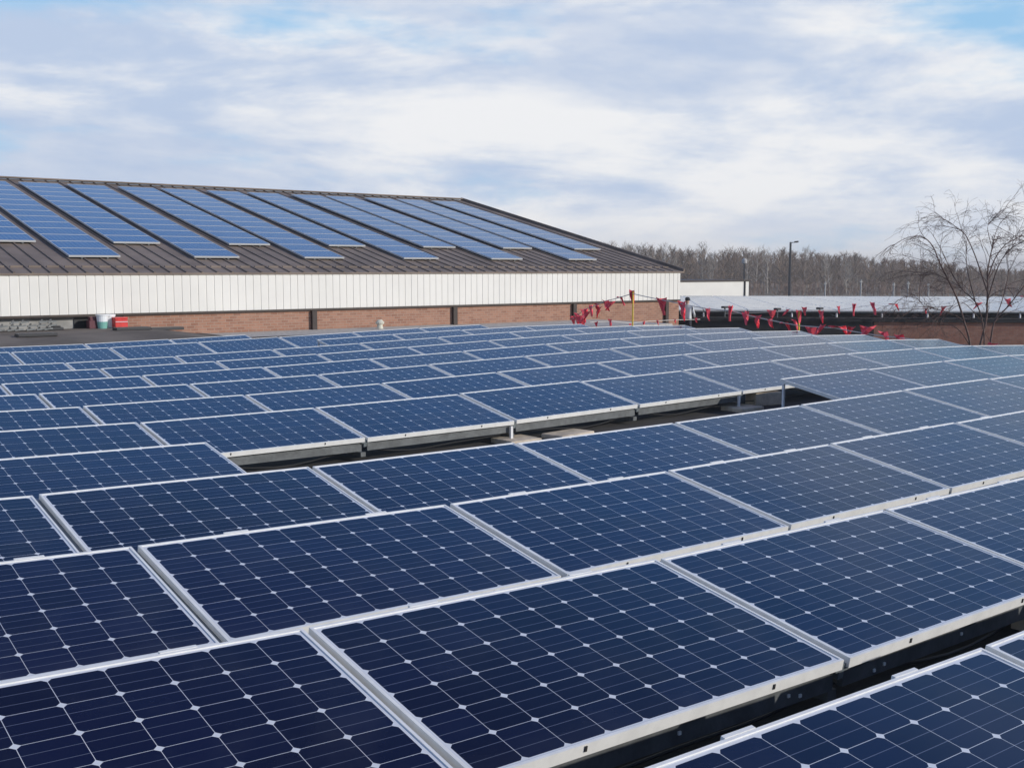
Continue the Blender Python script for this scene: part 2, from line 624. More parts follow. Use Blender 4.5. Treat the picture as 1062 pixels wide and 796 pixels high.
m.box(8.45, 9.2, YW + .09, YW + .118, -.45, .06)
bbuild(m, 'dark_opening', M['black_wall'])
m = MB()
m.box(XL, XE, YB - .3, YB, ZG, 1.0)
bbuild(m, 'back_wall', M['white_metal'])
m = MB()
m.box(XL, XL + .3, YW + .9, YB - .3, ZG, 1.0)
bbuild(m, 'end_wall', M['white_metal'])
for pxx in (324.5, 470.5, 594.5, 690):
    xx = on(pxx, 320, (0, 1, 0), YW).x
    m = MB()
    m.box(xx - .075, xx + .075, YW - .11, YW - .005, -4.9, zb - .06)
    bbuild(m, 'downspout', M['dark_joint'])

# ------------------------------------------------------------------ panels on the barn roof
PW, PD = 1.34, .905
cosb = 1 / math.sqrt(1 + slope * slope)
axu = Vector((1, 0, 0))
axv = Vector((0, cosb, slope * cosb))
axn = axu.cross(axv)


def panel_mesh(name, W, D, mats, lip, th, single):
    m = MB()
    x, y = W / 2, D / 2
    xi, yi = x - lip, y - lip
    # frame ring
    o = [(-x, -y), (x, -y), (x, y), (-x, y)]
    i = [(-xi, -yi), (xi, -yi), (xi, yi), (-xi, yi)]
    for a in range(4):
        b = (a + 1) % 4
        m.poly([(*o[a], 0), (*o[b], 0), (*i[b], 0), (*i[a], 0)], 0)
        m.poly([(*o[a], -th), (*o[b], -th), (*o[b], 0), (*o[a], 0)], 0)
        m.poly([(*i[a], 0), (*i[b], 0), (*i[b], -.004), (*i[a], -.004)], 0)
        ib = [(p[0] * .95, p[1] * .93) for p in o]
        m.poly([(*ib[a], -th), (*ib[b], -th), (*o[b], -th), (*o[a], -th)], 0)
    if single:
        m.poly([(*i[0], -.004), (*i[1], -.004), (*i[2], -.004), (*i[3], -.004)], 1, [(0, 0), (1, 0), (1, 1), (0, 1)])
        return m.mesh(name, mats)
    g_ = MB()
    g_.poly([(*i[0], -.004), (*i[1], -.004), (*i[2], -.004), (*i[3], -.004)], 0, [(0, 0), (1, 0), (1, 1), (0, 1)])
    g_.poly([(*i[3], -.010), (*i[2], -.010), (*i[1], -.010), (*i[0], -.010)], 1)
    return m.mesh('frame', mats[0]), g_.mesh('glass_face', [mats[1], M['white_plastic']])


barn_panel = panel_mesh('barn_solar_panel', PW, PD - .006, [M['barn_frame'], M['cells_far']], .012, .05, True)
cols = []
for i, xl in enumerate((8.80, 12.20, 15.62, 19.12, 22.62, 26.08)):
    cols.append((xl, 0, 13))
for i, xl in enumerate((7.13, 10.56, 14.02, 17.42, 21.04, 24.48, 27.90)):
    cols.append((xl, 2, 11))
cols.sort()
Y0L = 29.88
for ci, (xl, skip, n) in enumerate(cols):
    for r_ in range(n):
        s0 = (Y0L - YW) / cosb + (skip + r_ + .5) * PD
        cx = xl + PW / 2
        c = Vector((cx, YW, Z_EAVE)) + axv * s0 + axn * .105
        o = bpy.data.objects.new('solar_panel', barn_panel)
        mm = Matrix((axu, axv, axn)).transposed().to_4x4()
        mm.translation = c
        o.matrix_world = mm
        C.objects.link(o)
        long_ = 'long' if skip == 0 else 'short'
        tag(o, 'blue barn-roof panel, %s up from the eave in the %s column from the left' % (ORD[r_ + 1], ORD[ci + 1]),
            'solar panel', 'solar panels in columns on the barn roof')
# rails under each column: part of the barn's mounting
for ci, (xl, skip, n) in enumerate(cols):
    m = MB()
    for fx in (.25, .75):
        a = Vector((xl + PW * fx, YW, Z_EAVE)) + axv * ((Y0L - YW) / cosb + skip * PD) + axn * .03
        b = a + axv * (n * PD)
        m.bar(a, b, .05, .04, up=axn)
    o = m.build('mounting_rails', M['galv'])
    c = Vector((xl + PW / 2, YW, Z_EAVE)) + axv * ((Y0L - YW) / cosb)
    o.data.transform(Matrix.Translation(-c))
    o.location = c
    tag(o, 'thin metal rails under the %s panel column from the left on the barn roof' % ORD[ci + 1],
        'mounting rails', 'rails under the barn panels')

# ------------------------------------------------------------------ the rows of panels on our roof
W_, D_, TILT = 1.68, .972, R(10.29)
WP = 1.647
TH = .040
frame_me, face_me = panel_mesh('solar_panel', WP, D_, [M['frame'], M['cells']], .011, TH, False)
mclip = MB()
mclip.box(-.0045, .0045, -.004, -.0005, -.024, -.006)
clip_me = mclip.mesh('edge_clip', M['clip'])
mclip = MB()
mclip.box(-.06, .06, .0005, .014, -.012, .0015)
clamp_me = mclip.mesh('frame_clamp', M['frame'])

YR = dict(zip('ABCDEFGHIJK', (1.784, 3.249, 4.771, 6.31, 7.831, 9.307, 10.867, 12.415, 13.935, 15.463, 17.011)))
OR = dict(zip('ABCDEFGHIJK', (-.009, 1.674, 1.632, 1.631, 1.579, 1.576, 1.58, 1.588, 1.575, 1.541, 1.528)))
YR.update({'KL': 18.62, 'L': 20.227, 'M': 21.793})
OR.update({'KL': 1.54, 'L': 1.551, 'M': 1.585})
# per row: ranges of panel columns (panel k lies between seam k and k+1)
SPAN = {'A': [(0, 4)], 'B': [(-1, 5)], 'C': [(-1, 6)], 'D': [(-1, 8)], 'E': [(-1, 1), (5, 10)], 'F': [(-1, 10)],
        'G': [(-1, 10)], 'H': [(0, 10)], 'I': [(0, 10)], 'J': [(0, 10)], 'K': [(1, 10)], 'KL': [(5, 9)],
        'L': [(1, 8)], 'M': [(1, 5)]}
ROWS = ['A', 'B', 'C', 'D', 'E', 'F', 'G', 'H', 'I', 'J', 'K', 'KL', 'L', 'M']


def frame_at(row, k):
    """origin and axes of panel k of a row; local y runs up the slope"""
    o, Y = OR[row], YR[row]
    xa, xb = o + k * W_, o + (k + 1) * W_
    if row == 'A':
        xa, xb = o + k * W_, o + (k + 1) * W_
    za, zb_ = zf(xa, Y), zf(xb, Y)
    ux = Vector((W_, 0, zb_ - za)).normalized()
    far = (Vector((xa, Y, za)) + Vector((xb, Y, zb_))) / 2
    uy = Vector((0, math.cos(TILT), math.sin(TILT)))
    uy = (uy - ux * uy.dot(ux)).normalized()
    uz = ux.cross(uy)
    return far, ux, uy, uz


def visible(p):
    d = p - CAM
    z = d.dot(FW)
    if z < .15:
        return False
    x = 531 + F_PX * d.dot(RT) / z
    y = 398 - F_PX * d.dot(UP) / z
    return -2 < x < 1064 and 0 < y < 798


row_no = 0
for row in ROWS:
    row_no += 1
    count = 0
    # panels, left to right as seen in the photo
    for (k0, k1) in SPAN[row]:
        for k in range(k0, k1):
            far, ux, uy, uz = frame_at(row, k)
            c = far - uy * (D_ / 2)
            seen = any(visible(c + ux * (WP * a) + uy * (D_ * b)) for a in (-.5, -.25, 0, .25, .5) for b in (-.5, 0, .5))
            count += seen
            root = empty('solar_panel')
            mm = Matrix((ux, uy, uz)).transposed().to_4x4()
            # hand-fitted panels are never perfectly in line
            jit = Vector((random.uniform(-.004, .004), random.uniform(-.004, .004), random.uniform(-.003, .003)))
            mm.translation = c + jit
            mm = mm @ Matrix.Rotation(random.uniform(-.006, .006), 4, 'X') @ Matrix.Rotation(random.uniform(-.003, .003), 4, 'Y')
            root.matrix_world = mm
            for nm, me in (('frame', frame_me), ('glass_face', face_me)):
                p = bpy.data.objects.new(nm, me)
                C.objects.link(p)
                p.parent = root
            if row in 'ABCDEF':
                for lx in (-.43, .43):
                    p = bpy.data.objects.new('edge_clip', clip_me)
                    C.objects.link(p)
                    p.parent = root
                    p.location = (lx, -D_ / 2, 0)
            if row in 'ABC':
                for lx in (-.36, .40):
                    p = bpy.data.objects.new('frame_clamp', clamp_me)
                    C.objects.link(p)
                    p.parent = root
                    p.location = (lx, D_ / 2, 0)
            row_txt = 'nearest row' if row_no == 1 else '%s row from the front' % ORD[row_no]
            if not seen:
                lab = 'solar panel of the %s row just beyond the edge of the photo' % ('nearest' if row_no == 1 else ORD[row_no])
            elif row == 'E' and k >= 5:
                gidx = k - 4
                lab = 'solar panel in the fifth row, %s to the right of the open gap' % ORD[gidx]
            elif row == 'E':
                lab = 'solar panel in the fifth row, %s to the left of the open gap' % ('first' if k == 0 else 'second')
            else:
                lab = 'dark blue solar panel, %s from the left in the %s' % (ORD[count], row_txt)
            tag(root, lab, 'solar panel', 'solar panels in rows on the flat roof')
    # the rack carrying the row
    rack = empty('mounting_rack')
    k0, k1 = SPAN[row][0][0], SPAN[row][-1][1]
    if row == 'E':
        pass
    first = True
    for (k0, k1) in SPAN[row]:
        near_seams = set()
        for k in range(k0, k1):
            if row == 'F' and k == 5:
                continue
            far, ux, uy, uz = frame_at(row, k)
            near = far - uy * D_
            # folded sheet under the near edge of each panel
            m = MB()
            a = near - ux * (WP / 2 - .012) + uy * .030 - uz * (TH + .002)
            b = near + ux * (WP / 2 - .012) + uy * .030 - uz * (TH + .002)
            h = Vector((0, 0, -.085))
            t_ = Vector((0, .022, 0))
            m.hexa([a + h, b + h, b + h + t_, a + h + t_, a, b, b + t_, a + t_])
            lip = Vector((0, .07, .004))
            m.hexa([a + h + t_, b + h + t_, b + h + lip, a + h + lip, a + h + t_ + Vector((0, 0, .004)), b + h + t_ + Vector((0, 0, .004)),
                    b + h + lip + Vector((0, 0, .004)), a + h + lip + Vector((0, 0, .004))])
            if row in 'AB':
                for fx in (.12, .16, .5, .84, .88):
                    q = a.lerp(b, fx) + Vector((0, -.004, -.055 + .01 * math.sin(fx * 40)))
                    m.box(q.x - .006, q.x + .006, q.y - .003, q.y + .003, q.z - .006, q.z + .006, 1)
            m.build('deflector', [M['galv'], M['frame']], rack)
        if row in 'BF':
            m = MB()
            pts = []
            for i in range((k1 - k0) * 10 + 1):
                kk = k0 + i / 10
                xx = OR[row] + kk * W_
                zz2 = zf(xx, YR[row]) - D_ * math.sin(TILT) - TH - .075
                pts.append((xx, YR[row] - D_ * math.cos(TILT) + .085, zz2 - .055 * abs(math.sin(kk * math.pi)) - .012 * math.sin(kk * 9)))
            m.tube(pts, .006, 6)
            m.build('cable', M['clip'], rack)
        for k in range(k0, k1 + 1):
            far, ux, uy, uz = frame_at(row, min(k, k1 - 1))
            xs_ = OR[row] + k * W_
            fz = Vector((xs_, YR[row], zf(xs_, YR[row])))
            nz_ = fz - uy * D_
            # channel along the seam
            m = MB()
            off = .0 if k0 < k < k1 else (.30 if k == k0 else -.30)
            a, b = nz_ + uy * .012 - uz * .040 + ux * off, fz - uy * .012 - uz * .040 + ux * off
            m.bar(a, b, .075, .03, up=uz)
            m.bar(a - uz * .031, b - uz * .031, .03, .03, up=uz)
            m.build('seam_rail', M['rail'], rack)
            # near post with foot, rear post
            odd = row in 'FHJ'
            end = .03 if k == k0 else (-.03 if k == k1 else 0)
            if (k % 2 == 1) == odd or end:
                for pnt, dy in ((nz_, .012), (fz, -.035)):
                    q = pnt + Vector((end - (.055 if dy > 0 and not end else 0), dy, 0))
                    zr = roof_z(q.x, q.y)
                    m = MB()
                    wd = .022 if row in 'AB' else .013
                    m.box(q.x - wd, q.x + wd, q.y - .02, q.y + .004, zr, pnt.z - TH - .014)
                    m.build('post', M['white_post'], rack)
            m = MB()
            qa = nz_ + Vector((end, .06, 0))
            qb = fz + Vector((end, -.06, 0))
            za, zb_ = roof_z(qa.x, qa.y) + .06, roof_z(qb.x, qb.y) + .06
            m.bar((qa.x, qa.y, za), (qb.x, qb.y, zb_), .05, .04)
            m.build('base_rail', M['galv'], rack)
            if not ((k % 2 == 1) == odd or end):
                continue
            m = MB()
            zr = roof_z(nz_.x, nz_.y)
            m.box(nz_.x - .19, nz_.x + .19, nz_.y - .17, nz_.y + .16, zr - .03, zr + .045)
            m.build('foot_slab', M['concrete'], rack, bevel=.008)
    side = 'nearest' if row_no == 1 else ORD[row_no]
    tag(rack, 'galvanised rack of posts and rails under the %s panel row%s' % (side, '' if row_no == 1 else ' from the front'),
        'mounting rack', 'racks under the panel rows')

# ballast and bits lying between the rows
q = Vector((10.50, 8.40, 0))
m = MB()
m.box(-.20, .20, -.10, .10, 0, .16)
o = m.build('concrete_block', M['concrete'], bevel=.01)
o.location = (q.x, q.y + .06, roof_z(q.x, q.y) + .001)
o.rotation_euler = (0, 0, R(-12))
tag(o, 'tan concrete block on the dark roof at the right of the open gap', 'concrete block')
far, ux, uy, uz = frame_at('F', 3)
xs_ = OR['F'] + 3 * W_
qn = Vector((xs_, YR['F'] - D_, 0))
m = MB()
m.box(-.25, .25, -.14, .14, 0, .05)
o = m.build('paving_slab', M['concrete'], bevel=.01)
o.location = (qn.x + .62, qn.y - .05, roof_z(qn.x, qn.y) + .001)
o.rotation_euler = (0, 0, R(8))
tag(o, 'pale flat concrete slab beside the middle post in the open gap', 'paving slab')
# red and dark cable ends hanging at the near seam
xs_ = OR['B'] + 2 * W_
far, ux, uy, uz = frame_at('B', 1)
p = Vector((OR['B'] + 2 * W_, YR['B'], zf(OR['B'] + 2 * W_, YR['B']))) - uy * D_
root = empty('cable_bundle', p + Vector((.02, -.0, -.05)))
for nm, mt, dx_, ln in (('red_cable', 'wire_red', .012, .20), ('black_cable', 'clip', .028, .24)):
    m = MB()
    pts = [(dx_ + .012 * math.sin(i * 1.1 + dx_ * 60), -.012 - .004 * i, .03 - ln * i / 8) for i in range(9)]
    m.tube(pts, .0042, 6)
    m.build(nm, M[mt], root)
m = MB()
m.box(-.004, .036, -.020, .004, -.06, -.02)
m.build('connector', M['clip'], root)
tag(root, 'red and black cables hanging from the nearest visible seam above the dark gap', 'cables')
# dark pads on the roof behind the last row
for i, (pxx, pyy) in enumerate(((38, 357), (137, 350.5), (172, 348.5))):
    q = on(pxx, pyy, (0, 0, 1), -.40)
    m = MB()
    m.box(-.42, .42, -.16, .16, 0, .07)
    o = m.build('rubber_pad', M['clip'], bevel=.01)
    o.location = (q.x, max(q.y, 22.4), roof_z(q.x, max(q.y, 22.4)) + .001)
    tag(o, 'dark flat pad on the grey roof, %s from the left behind the last panels' % ORD[i + 1], 'pad', 'pads behind the last row')

# ------------------------------------------------------------------ things standing by the barn wall at the left
def put(pxx, pyy, zoff=0):
    q = on(pxx, pyy, (0, 1, 0), YW - .45)
    return Vector((q.x, YW - .45, roof_z(q.x, YW - .45) + zoff))


q = put(124.5, 340)
root = empty('red_cooler', q)
m = MB()
m.box(-.16, .16, -.13, .13, 0, .22)
m.build('body', M['red_plastic'], root, bevel=.02)
m = MB()
m.box(-.165, .165, -.135, .135, .222, .275)
m.build('lid', M['red_plastic'], root, bevel=.015)
m = MB()
m.tube([(-.14, 0, .2), (-.15, -.14, .16), (.15, -.14, .16), (.14, 0, .2)], .008, 6)
m.build('handle', M['white_plastic'], root)
tag(root, 'red cooler box at the left end of the brick wall', 'cooler')
q = put(107, 340)
q.y += .05
root = empty('plastic_bucket', q)
m = MB()
m.lathe((0, 0, 0), [(.11, 0), (.13, .17)], 18)
m.build('lower_band', M['green_plastic'], root, smooth=False)
m = MB()
m.lathe((0, 0, .171), [(.13, 0), (.14, .15), (.155, .15), (.155, .175), (.13, .175)], 18)
m.build('rim', M['white_plastic'], root)
tag(root, 'white and green bucket standing left of the red cooler', 'bucket')
q = put(117, 340)
q.y += .25
root = empty('white_drum', q)
m = MB()
m.lathe((0, 0, 0), [(.13, 0), (.14, .04), (.14, .28), (.15, .29), (.15, .31)], 18)
m.build('body', M['white_plastic'], root)
m = MB()
m.lathe((0, 0, .311), [(.155, 0), (.155, .03), (.05, .035)], 18)
m.build('lid', M['white_plastic'], root)
tag(root, 'plain white drum half hidden behind the red cooler', 'drum')
q = put(99, 340)
q.y += .2
m = MB()
m.box(-.12, .12, -.12, .12, 0, .2)
m.box(-.09, .09, -.09, .09, .2, .3)
o = m.build('dark_crate', M['maroon'], bevel=.01)
o.location = q
tag(o, 'dark maroon crate in the shade left of the green bucket', 'crate')
q = put(18, 342)
root = empty('stacked_brackets', q)
for j in range(3):
    for i in range(7):
        if j == 2 and i in (1, 4):
            continue
        m = MB()
        x0 = -.72 + i * .22 + j * .05 + random.uniform(-.03, .03)
        m.bar((x0, -.12, .03 + j * .085), (x0 + .2, -.1, .055 + j * .085), .05, .035)
        m.bar((x0 + .04, -.1, .03 + j * .085), (x0 + .12, .05, .085 + j * .085), .035, .035)
        m.build('bracket', M['galv'], root)
tag(root, 'jumbled pile of grey metal brackets at the far left below the barn', 'metal brackets')
q = put(58, 342)
m = MB()
m.box(-.16, .16, -.1, .1, 0, .07)
m.box(-.1, .1, -.07, .07, .07, .11)
o = m.build('tool_bag', M['clip'], bevel=.015)
o.location = q
tag(o, 'small black bag on the roof right of the metal brackets', 'bag')
# cream roof vent in front of the brick wall
q = on(394, 339, (0, 0, 1), -.40)
root = empty('roof_vent', (q.x, q.y, roof_z(q.x, q.y)))
m = MB()
m.lathe((0, 0, 0), [(.10, 0), (.075, .16)], 14)
m.build('pipe', M['cream'], root)
m = MB()
m.lathe((0, 0, .161), [(.12, 0), (.13, .05), (.06, .12)], 14)
m.build('cowl', M['cream'], root, smooth=False)
tag(root, 'small cream vent cowl behind the panels below the brick wall', 'vent')


# ------------------------------------------------------------------ yellow posts and pennant lines
def post(pos, h, label):
    r_ = empty('warning_post', pos)
    m = MB()
    m.tube([(0, 0, .03), (0, 0, h)], .019, 10)
    m.build('pole', M['yellow'], r_, smooth=False)
    m = MB()
    m.lathe((0, 0, 0), [(.16, 0), (.16, .03), (.05, .045)], 14)
    m.build('base', M['clip'], r_)
    return tag(r_, label, 'post', 'yellow warning posts')


PX1 = XR - .35
p1 = on(656.5, 302, (1, 0, 0), PX1)
p2 = on(829, 323, (1, 0, 0), PX1)
zr1, zr2 = roof_z(p1.x, p1.y), roof_z(p2.x, p2.y)
post((p1.x, p1.y, zr1), p1.z - zr1, 'yellow post with red pennants in front of the barn wall')
post((p2.x, p2.y, zr2), p2.z - zr2, 'yellow post at the roof edge left of the brown brick')


def pennant(m_, p, size, seed):
    """a limp, wind-twisted triangle of thin plastic, hung by its short side"""
    rnd = random.Random(seed * 13.7)
    a = rnd.uniform(0, 6.28)
    along = Vector((math.cos(a) * .5, -1, 0)).normalized()
    side = Vector((-along.y, along.x, 0))
    wv = size * rnd.uniform(.45, .95)
    hgt = size * rnd.uniform(.75, 1.3)
    sway = along * rnd.uniform(-.75, .75) * size + side * rnd.uniform(-.3, .3) * size
    tw = rnd.uniform(-1.6, 1.6)
    lift = rnd.uniform(-.2, .35) * size
    n, k = 6, 3
    o = len(m_.v)
    for th in (.003, -.003):
        for j in range(n + 1):
            s = j / n
            ang = tw * s + .5 * math.sin(4 * s + seed)
            dirn = along * math.cos(ang) + side * math.sin(ang)
            hw = wv * .5 * (1 - s) + .004
            c = p + sway * s + Vector((0, 0, -hgt * s + lift * math.sin(3.1 * s)))
            for q in range(k + 1):
                f = q / k * 2 - 1
                fold = .16 * size * math.sin(f * 4 + seed + 3 * s) * (1 - .4 * s)
                m_.v.append(tuple(c + dirn * hw * f + (side * math.cos(ang) - along * math.sin(ang)) * (fold + th) + Vector((0, 0, -.10 * size * (1 - f * f) * (1 - s)))))
    w_ = k + 1
    for t in (0, 1):
        b = o + t * (n + 1) * w_
        for j in range(n):
            for q in range(k):
                f = (b + j * w_ + q, b + j * w_ + q + 1, b + (j + 1) * w_ + q + 1, b + (j + 1) * w_ + q)
                m_.f.append(f if t == 0 else f[::-1])
                m_.mi.append(0)


def pennant_line(name, pts, flags, size, label, rad=.011, sag=.02):
    r_ = empty(name, pts[0])
    o0 = Vector(pts[0])
    m = MB()
    path = []
    for a, b in zip(pts, pts[1:]):
        a, b = Vector(a), Vector(b)
        for i in range(8):
            s = i / 8
            path.append(a.lerp(b, s) - o0 + Vector((0, 0, -sag * (b - a).length * 4 * s * (1 - s) * .25)))
    path.append(Vector(pts[-1]) - o0)
    m.tube(path, rad, 5)
    m.build('rope', M['rope'], r_)
    for i, (fp, s) in enumerate(flags):
        m = MB()
        pennant(m, Vector(fp) - o0, size * s, i * 1.7 + .3)
        m.build('pennant', M['pennant'], r_)
    return tag(r_, label, 'pennant line', 'red pennant lines')


def pE(pxx, pyy):                                    # on the vertical plane of the right-hand roof edge
    return on(pxx, pyy, (1, 0, 0), PX1)


# from the foot of the barn wall up to the first post
q0 = on(592, 333, (0, 0, 1), -.42)
dA = (p1 - CAM).dot(FW)
dB = dA + 6


def pA(pxx, pyy):
    s = (pxx - 592) / (656.5 - 592)
    return at(pxx, pyy, dB + (dA - dB) * s)


lineA = [pA(592, 332), pA(606, 321), pA(628, 312), pA(656.5, 304)]
flA = [(pA(x, y), s) for x, y, s in ((594, 327, .9), (599, 324, 1.2), (604, 320, 1.3), (608, 319, 1.2), (613, 315.5, 1.1), (619, 314, 1.0),
                                   (627, 310.5, 1.3), (641, 307.5, .9), (656, 300, 1.1), (602, 326, 1.3), (610, 322, 1.2), (598, 329, 1.1), (622, 317, 1.2), (634, 312, 1.0))]
pennant_line('pennant_line', lineA, flA, .30, 'short line bunched with red pennants rising to the post before the barn')
lineB = [p1 - Vector((0, 0, .06)), pE(687, 311), pE(707, 315), pE(733, 320), pE(758, 322), pE(785, 329), p2 - Vector((0, 0, .30)),
         pE(866, 340), pE(905, 347), pE(932, 350), pE(1032, 361), pE(1062, 365)]
flB = [(pE(x, y), s) for x, y, s in ((686, 308, 1.25), (708, 311.5, 1.4), (733, 319, 1.0), (758, 316, 1.1), (772, 323, 1.0), (785, 326, 1.3), (797, 330, .9), (811, 334, 1.15),
                                   (829, 321, .9), (841, 338.5, .9), (853, 336, 1.0), (866, 338, 1.3), (884, 338, 1.0), (900, 337, 1.5), (931, 346, 1.0), (1032, 355, .9), (916, 343, 1.1), (822, 331, .9))]
pennant_line('pennant_line', lineB, flB, .28, 'long line of red pennants sagging along the right edge of the roof')


def pN(pxx, pyy):
    return on(pxx, pyy, (0, 1, 0), YN + .1)


lineC = [pN(612, 334), pN(634, 333.0), pN(655, 335), pN(672, 333), pN(700, 331.5), pN(726, 331)]
flC = [(pN(x, y), s) for x, y, s in ((618, 333, .6), (633, 330.5, .9), (653, 335, .7), (668, 332.5, .8), (682, 331.5, .7), (700, 330.5, .6), (721, 329.5, .7))]
pennant_line('pennant_line', lineC, flC, .28, 'low red and white line at the roof edge below the barn corner', rad=.011)

# ------------------------------------------------------------------ the far wing across the courtyard
# its front wall runs nearly across the view; u to the right, v away
WO = Vector((0, 0, 0)) + FH * 43.6
WANG = R(-6.5)
WU = Matrix.Rotation(WANG, 3, 'Z') @ RT
WV = Matrix.Rotation(WANG, 3, 'Z') @ FH


def wp(u, v, z):
    q = WO + WU * u + WV * v
    return Vector((q.x, q.y, z))


def wbox(m, u0, u1, v0, v1, z0, z1, mi=0):
    m.hexa([wp(u0, v0, z0), wp(u1, v0, z0), wp(u1, v1, z0), wp(u0, v1, z0), wp(u0, v0, z1), wp(u1, v0, z1), wp(u1, v1, z1), wp(u0, v1, z1)], mi)


wing = empty('far_wing', (0, 0, 0))
tag(wing, 'flat roofed far wing across the courtyard with black fascia and brown brick', 'building')
UL, UB, URR = 5.6, 13.9, 46
m = MB()
wbox(m, UL, UB, .03, 26, ZG, -.74)
m.build('dark_wall', M['black_wall'], wing)
m = MB()
wbox(m, UB + .003, URR, .03, 26, ZG, -.74)
m.build('brick_wall', M['brick_far'], wing)
m = MB()
wbox(m, UL - .05, UB, -.05, 26.1, -.737, -.63)
wbox(m, UB + .003, URR, -.05, 26.1, -.737, -.64)
m.build('fascia', M['black_wall'], wing)
m = MB()
wbox(m, UL, URR - .1, .1, 26, -.625, -.59)
m.build('roof', M['membrane'], wing)

# panels lying on it
FWP, FDP = 1.66, 1.0
ft = R(1.5)
uyw = (WV * math.cos(ft) + Vector((0, 0, math.sin(ft))))
unw = WU.cross(uyw)
M['cells_pale'] = cell_material('far_cells', 10, 6, (.10, .115, .155), .2, 1.5)  # base colour lightened: grazing sky reflection is partly put into the cells
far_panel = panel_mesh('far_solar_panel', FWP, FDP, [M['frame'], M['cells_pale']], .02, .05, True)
FM = Matrix((WU, uyw, unw)).transposed().to_4x4()
NEARZ = -.31
for i in range(17):
    u = UL + .2 + .85 + i * 1.70
    c = wp(u, .55, NEARZ) + uyw * (FDP / 2)
    mm = FM.copy()
    mm.translation = c
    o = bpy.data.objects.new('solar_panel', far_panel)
    o.matrix_world = mm
    C.objects.link(o)
    if i == 16:
        ll = 'pale panel at the right end of the front row on the far wing'
    else:
        ll = 'pale panel on the far wing, %s from the left in its front row' % (ORD[i + 1] if i < 16 else '')
    tag(o, ll, 'solar panel', 'front row of panels on the far wing')
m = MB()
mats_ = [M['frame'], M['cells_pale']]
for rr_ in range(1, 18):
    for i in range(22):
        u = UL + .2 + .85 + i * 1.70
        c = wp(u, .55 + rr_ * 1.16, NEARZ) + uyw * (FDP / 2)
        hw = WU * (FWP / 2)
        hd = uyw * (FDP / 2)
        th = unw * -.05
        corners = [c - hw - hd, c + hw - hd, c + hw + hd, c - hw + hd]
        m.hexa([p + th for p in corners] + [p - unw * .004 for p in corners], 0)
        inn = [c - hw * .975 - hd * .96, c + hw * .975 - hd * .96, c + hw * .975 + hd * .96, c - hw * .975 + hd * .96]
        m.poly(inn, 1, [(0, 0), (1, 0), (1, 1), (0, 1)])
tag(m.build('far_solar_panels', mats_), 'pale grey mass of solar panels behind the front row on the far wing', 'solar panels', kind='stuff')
rack = empty('mounting_rack')
for i in range(18):
    u = UL + .2 + i * 1.70
    a = wp(u, .60, -.588)
    m = MB()
    m.bar(a, wp(u, .60, NEARZ - .05), .05, .05)
    m.build('post', M['white_post'], rack)
    m = MB()
    m.bar(wp(u, .6, -.55), wp(u, 1.6, -.55), .05, .04)
    m.build('base_rail', M['galv'], rack)
m = MB()
m.bar(wp(UL + .2, .57, NEARZ - .075), wp(UL + .2 + 17 * 1.7, .57, NEARZ - .075), .04, .05)
m.build('front_rail', M['galv'], rack)
tag(rack, 'pale rack of short posts under the front row on the far wing', 'mounting rack', 'racks under the panel rows')
for i, (u, hh) in enumerate(((8.3, .34), (10.3, .28), (11.9, .31))):
    b = wp(u, .25, -.588)
    r_ = empty('roof_vent', b)
    m = MB()
    m.tube([(0, 0, 0), (0, 0, hh)], .03, 8)
    m.build('pipe', M['galv'], r_)
    m = MB()
    m.box(-.13, .13, -.09, .09, hh + .002, hh + .08)
    m.build('hood', M['lamp_metal'], r_, bevel=.02)
    tag(r_, 'small dark hooded vent on the far wing, %s from the left' % ORD[i + 1], 'vent', 'hooded vents on the far wing')


# a slack line of pennants along the wing's front edge
def pW(pxx, pyy):
    n = WV.copy()
    return on(pxx, pyy, (n.x, n.y, 0), n.dot(WO) - .25 * 1)


lineD = [pW(752, 325), pW(790, 324), pW(834, 321), pW(868, 321.5), pW(905, 316), pW(960, 320), pW(1044, 312), pW(1070, 308)]
flD = [(pW(x, y), s) for x, y, s in ((834, 318, .8), (852, 321.5, 1.2), (869, 317, .8), (886, 314, 1.2), (905, 312.5, 1.4), (960, 319, .8), (1044, 309, 1.2), (1060, 307, 1.1), (775, 322, 1.0), (800, 321, 1.1), (817, 320, .9), (925, 315, 1.0), (980, 317, 1.1), (1015, 313, 1.0))]
pennant_line('pennant_line', lineD, flD, .34, 'distant line of red pennants along the front edge of the far wing', rad=.008)

# ------------------------------------------------------------------ lower roof and the person by the barn corner
q = at(711.5, 309, 41.6)
FEET = q.z - 1.74
m = MB()
for a in (0,):
    c0 = CAM + FH * 41.6 + RT * 6.6
    for (u0, u1, v0, v1, z0, z1) in ((-.45, .9, -.8, .8, ZG, FEET),):
        m.hexa([Vector((c0.x, c0.y, 0)) + RT * u + FH * v + Vector((0, 0, z)) for u, v, z in
                ((u0, v0, z0), (u1, v0, z0), (u1, v1, z0), (u0, v1, z0), (u0, v0, z1), (u1, v0, z1), (u1, v1, z1), (u0, v1, z1))])
o = m.build('work_platform', M['galv'], bevel=.02)
tag(o, 'grey work platform carrying the person beside the barn corner', 'platform')


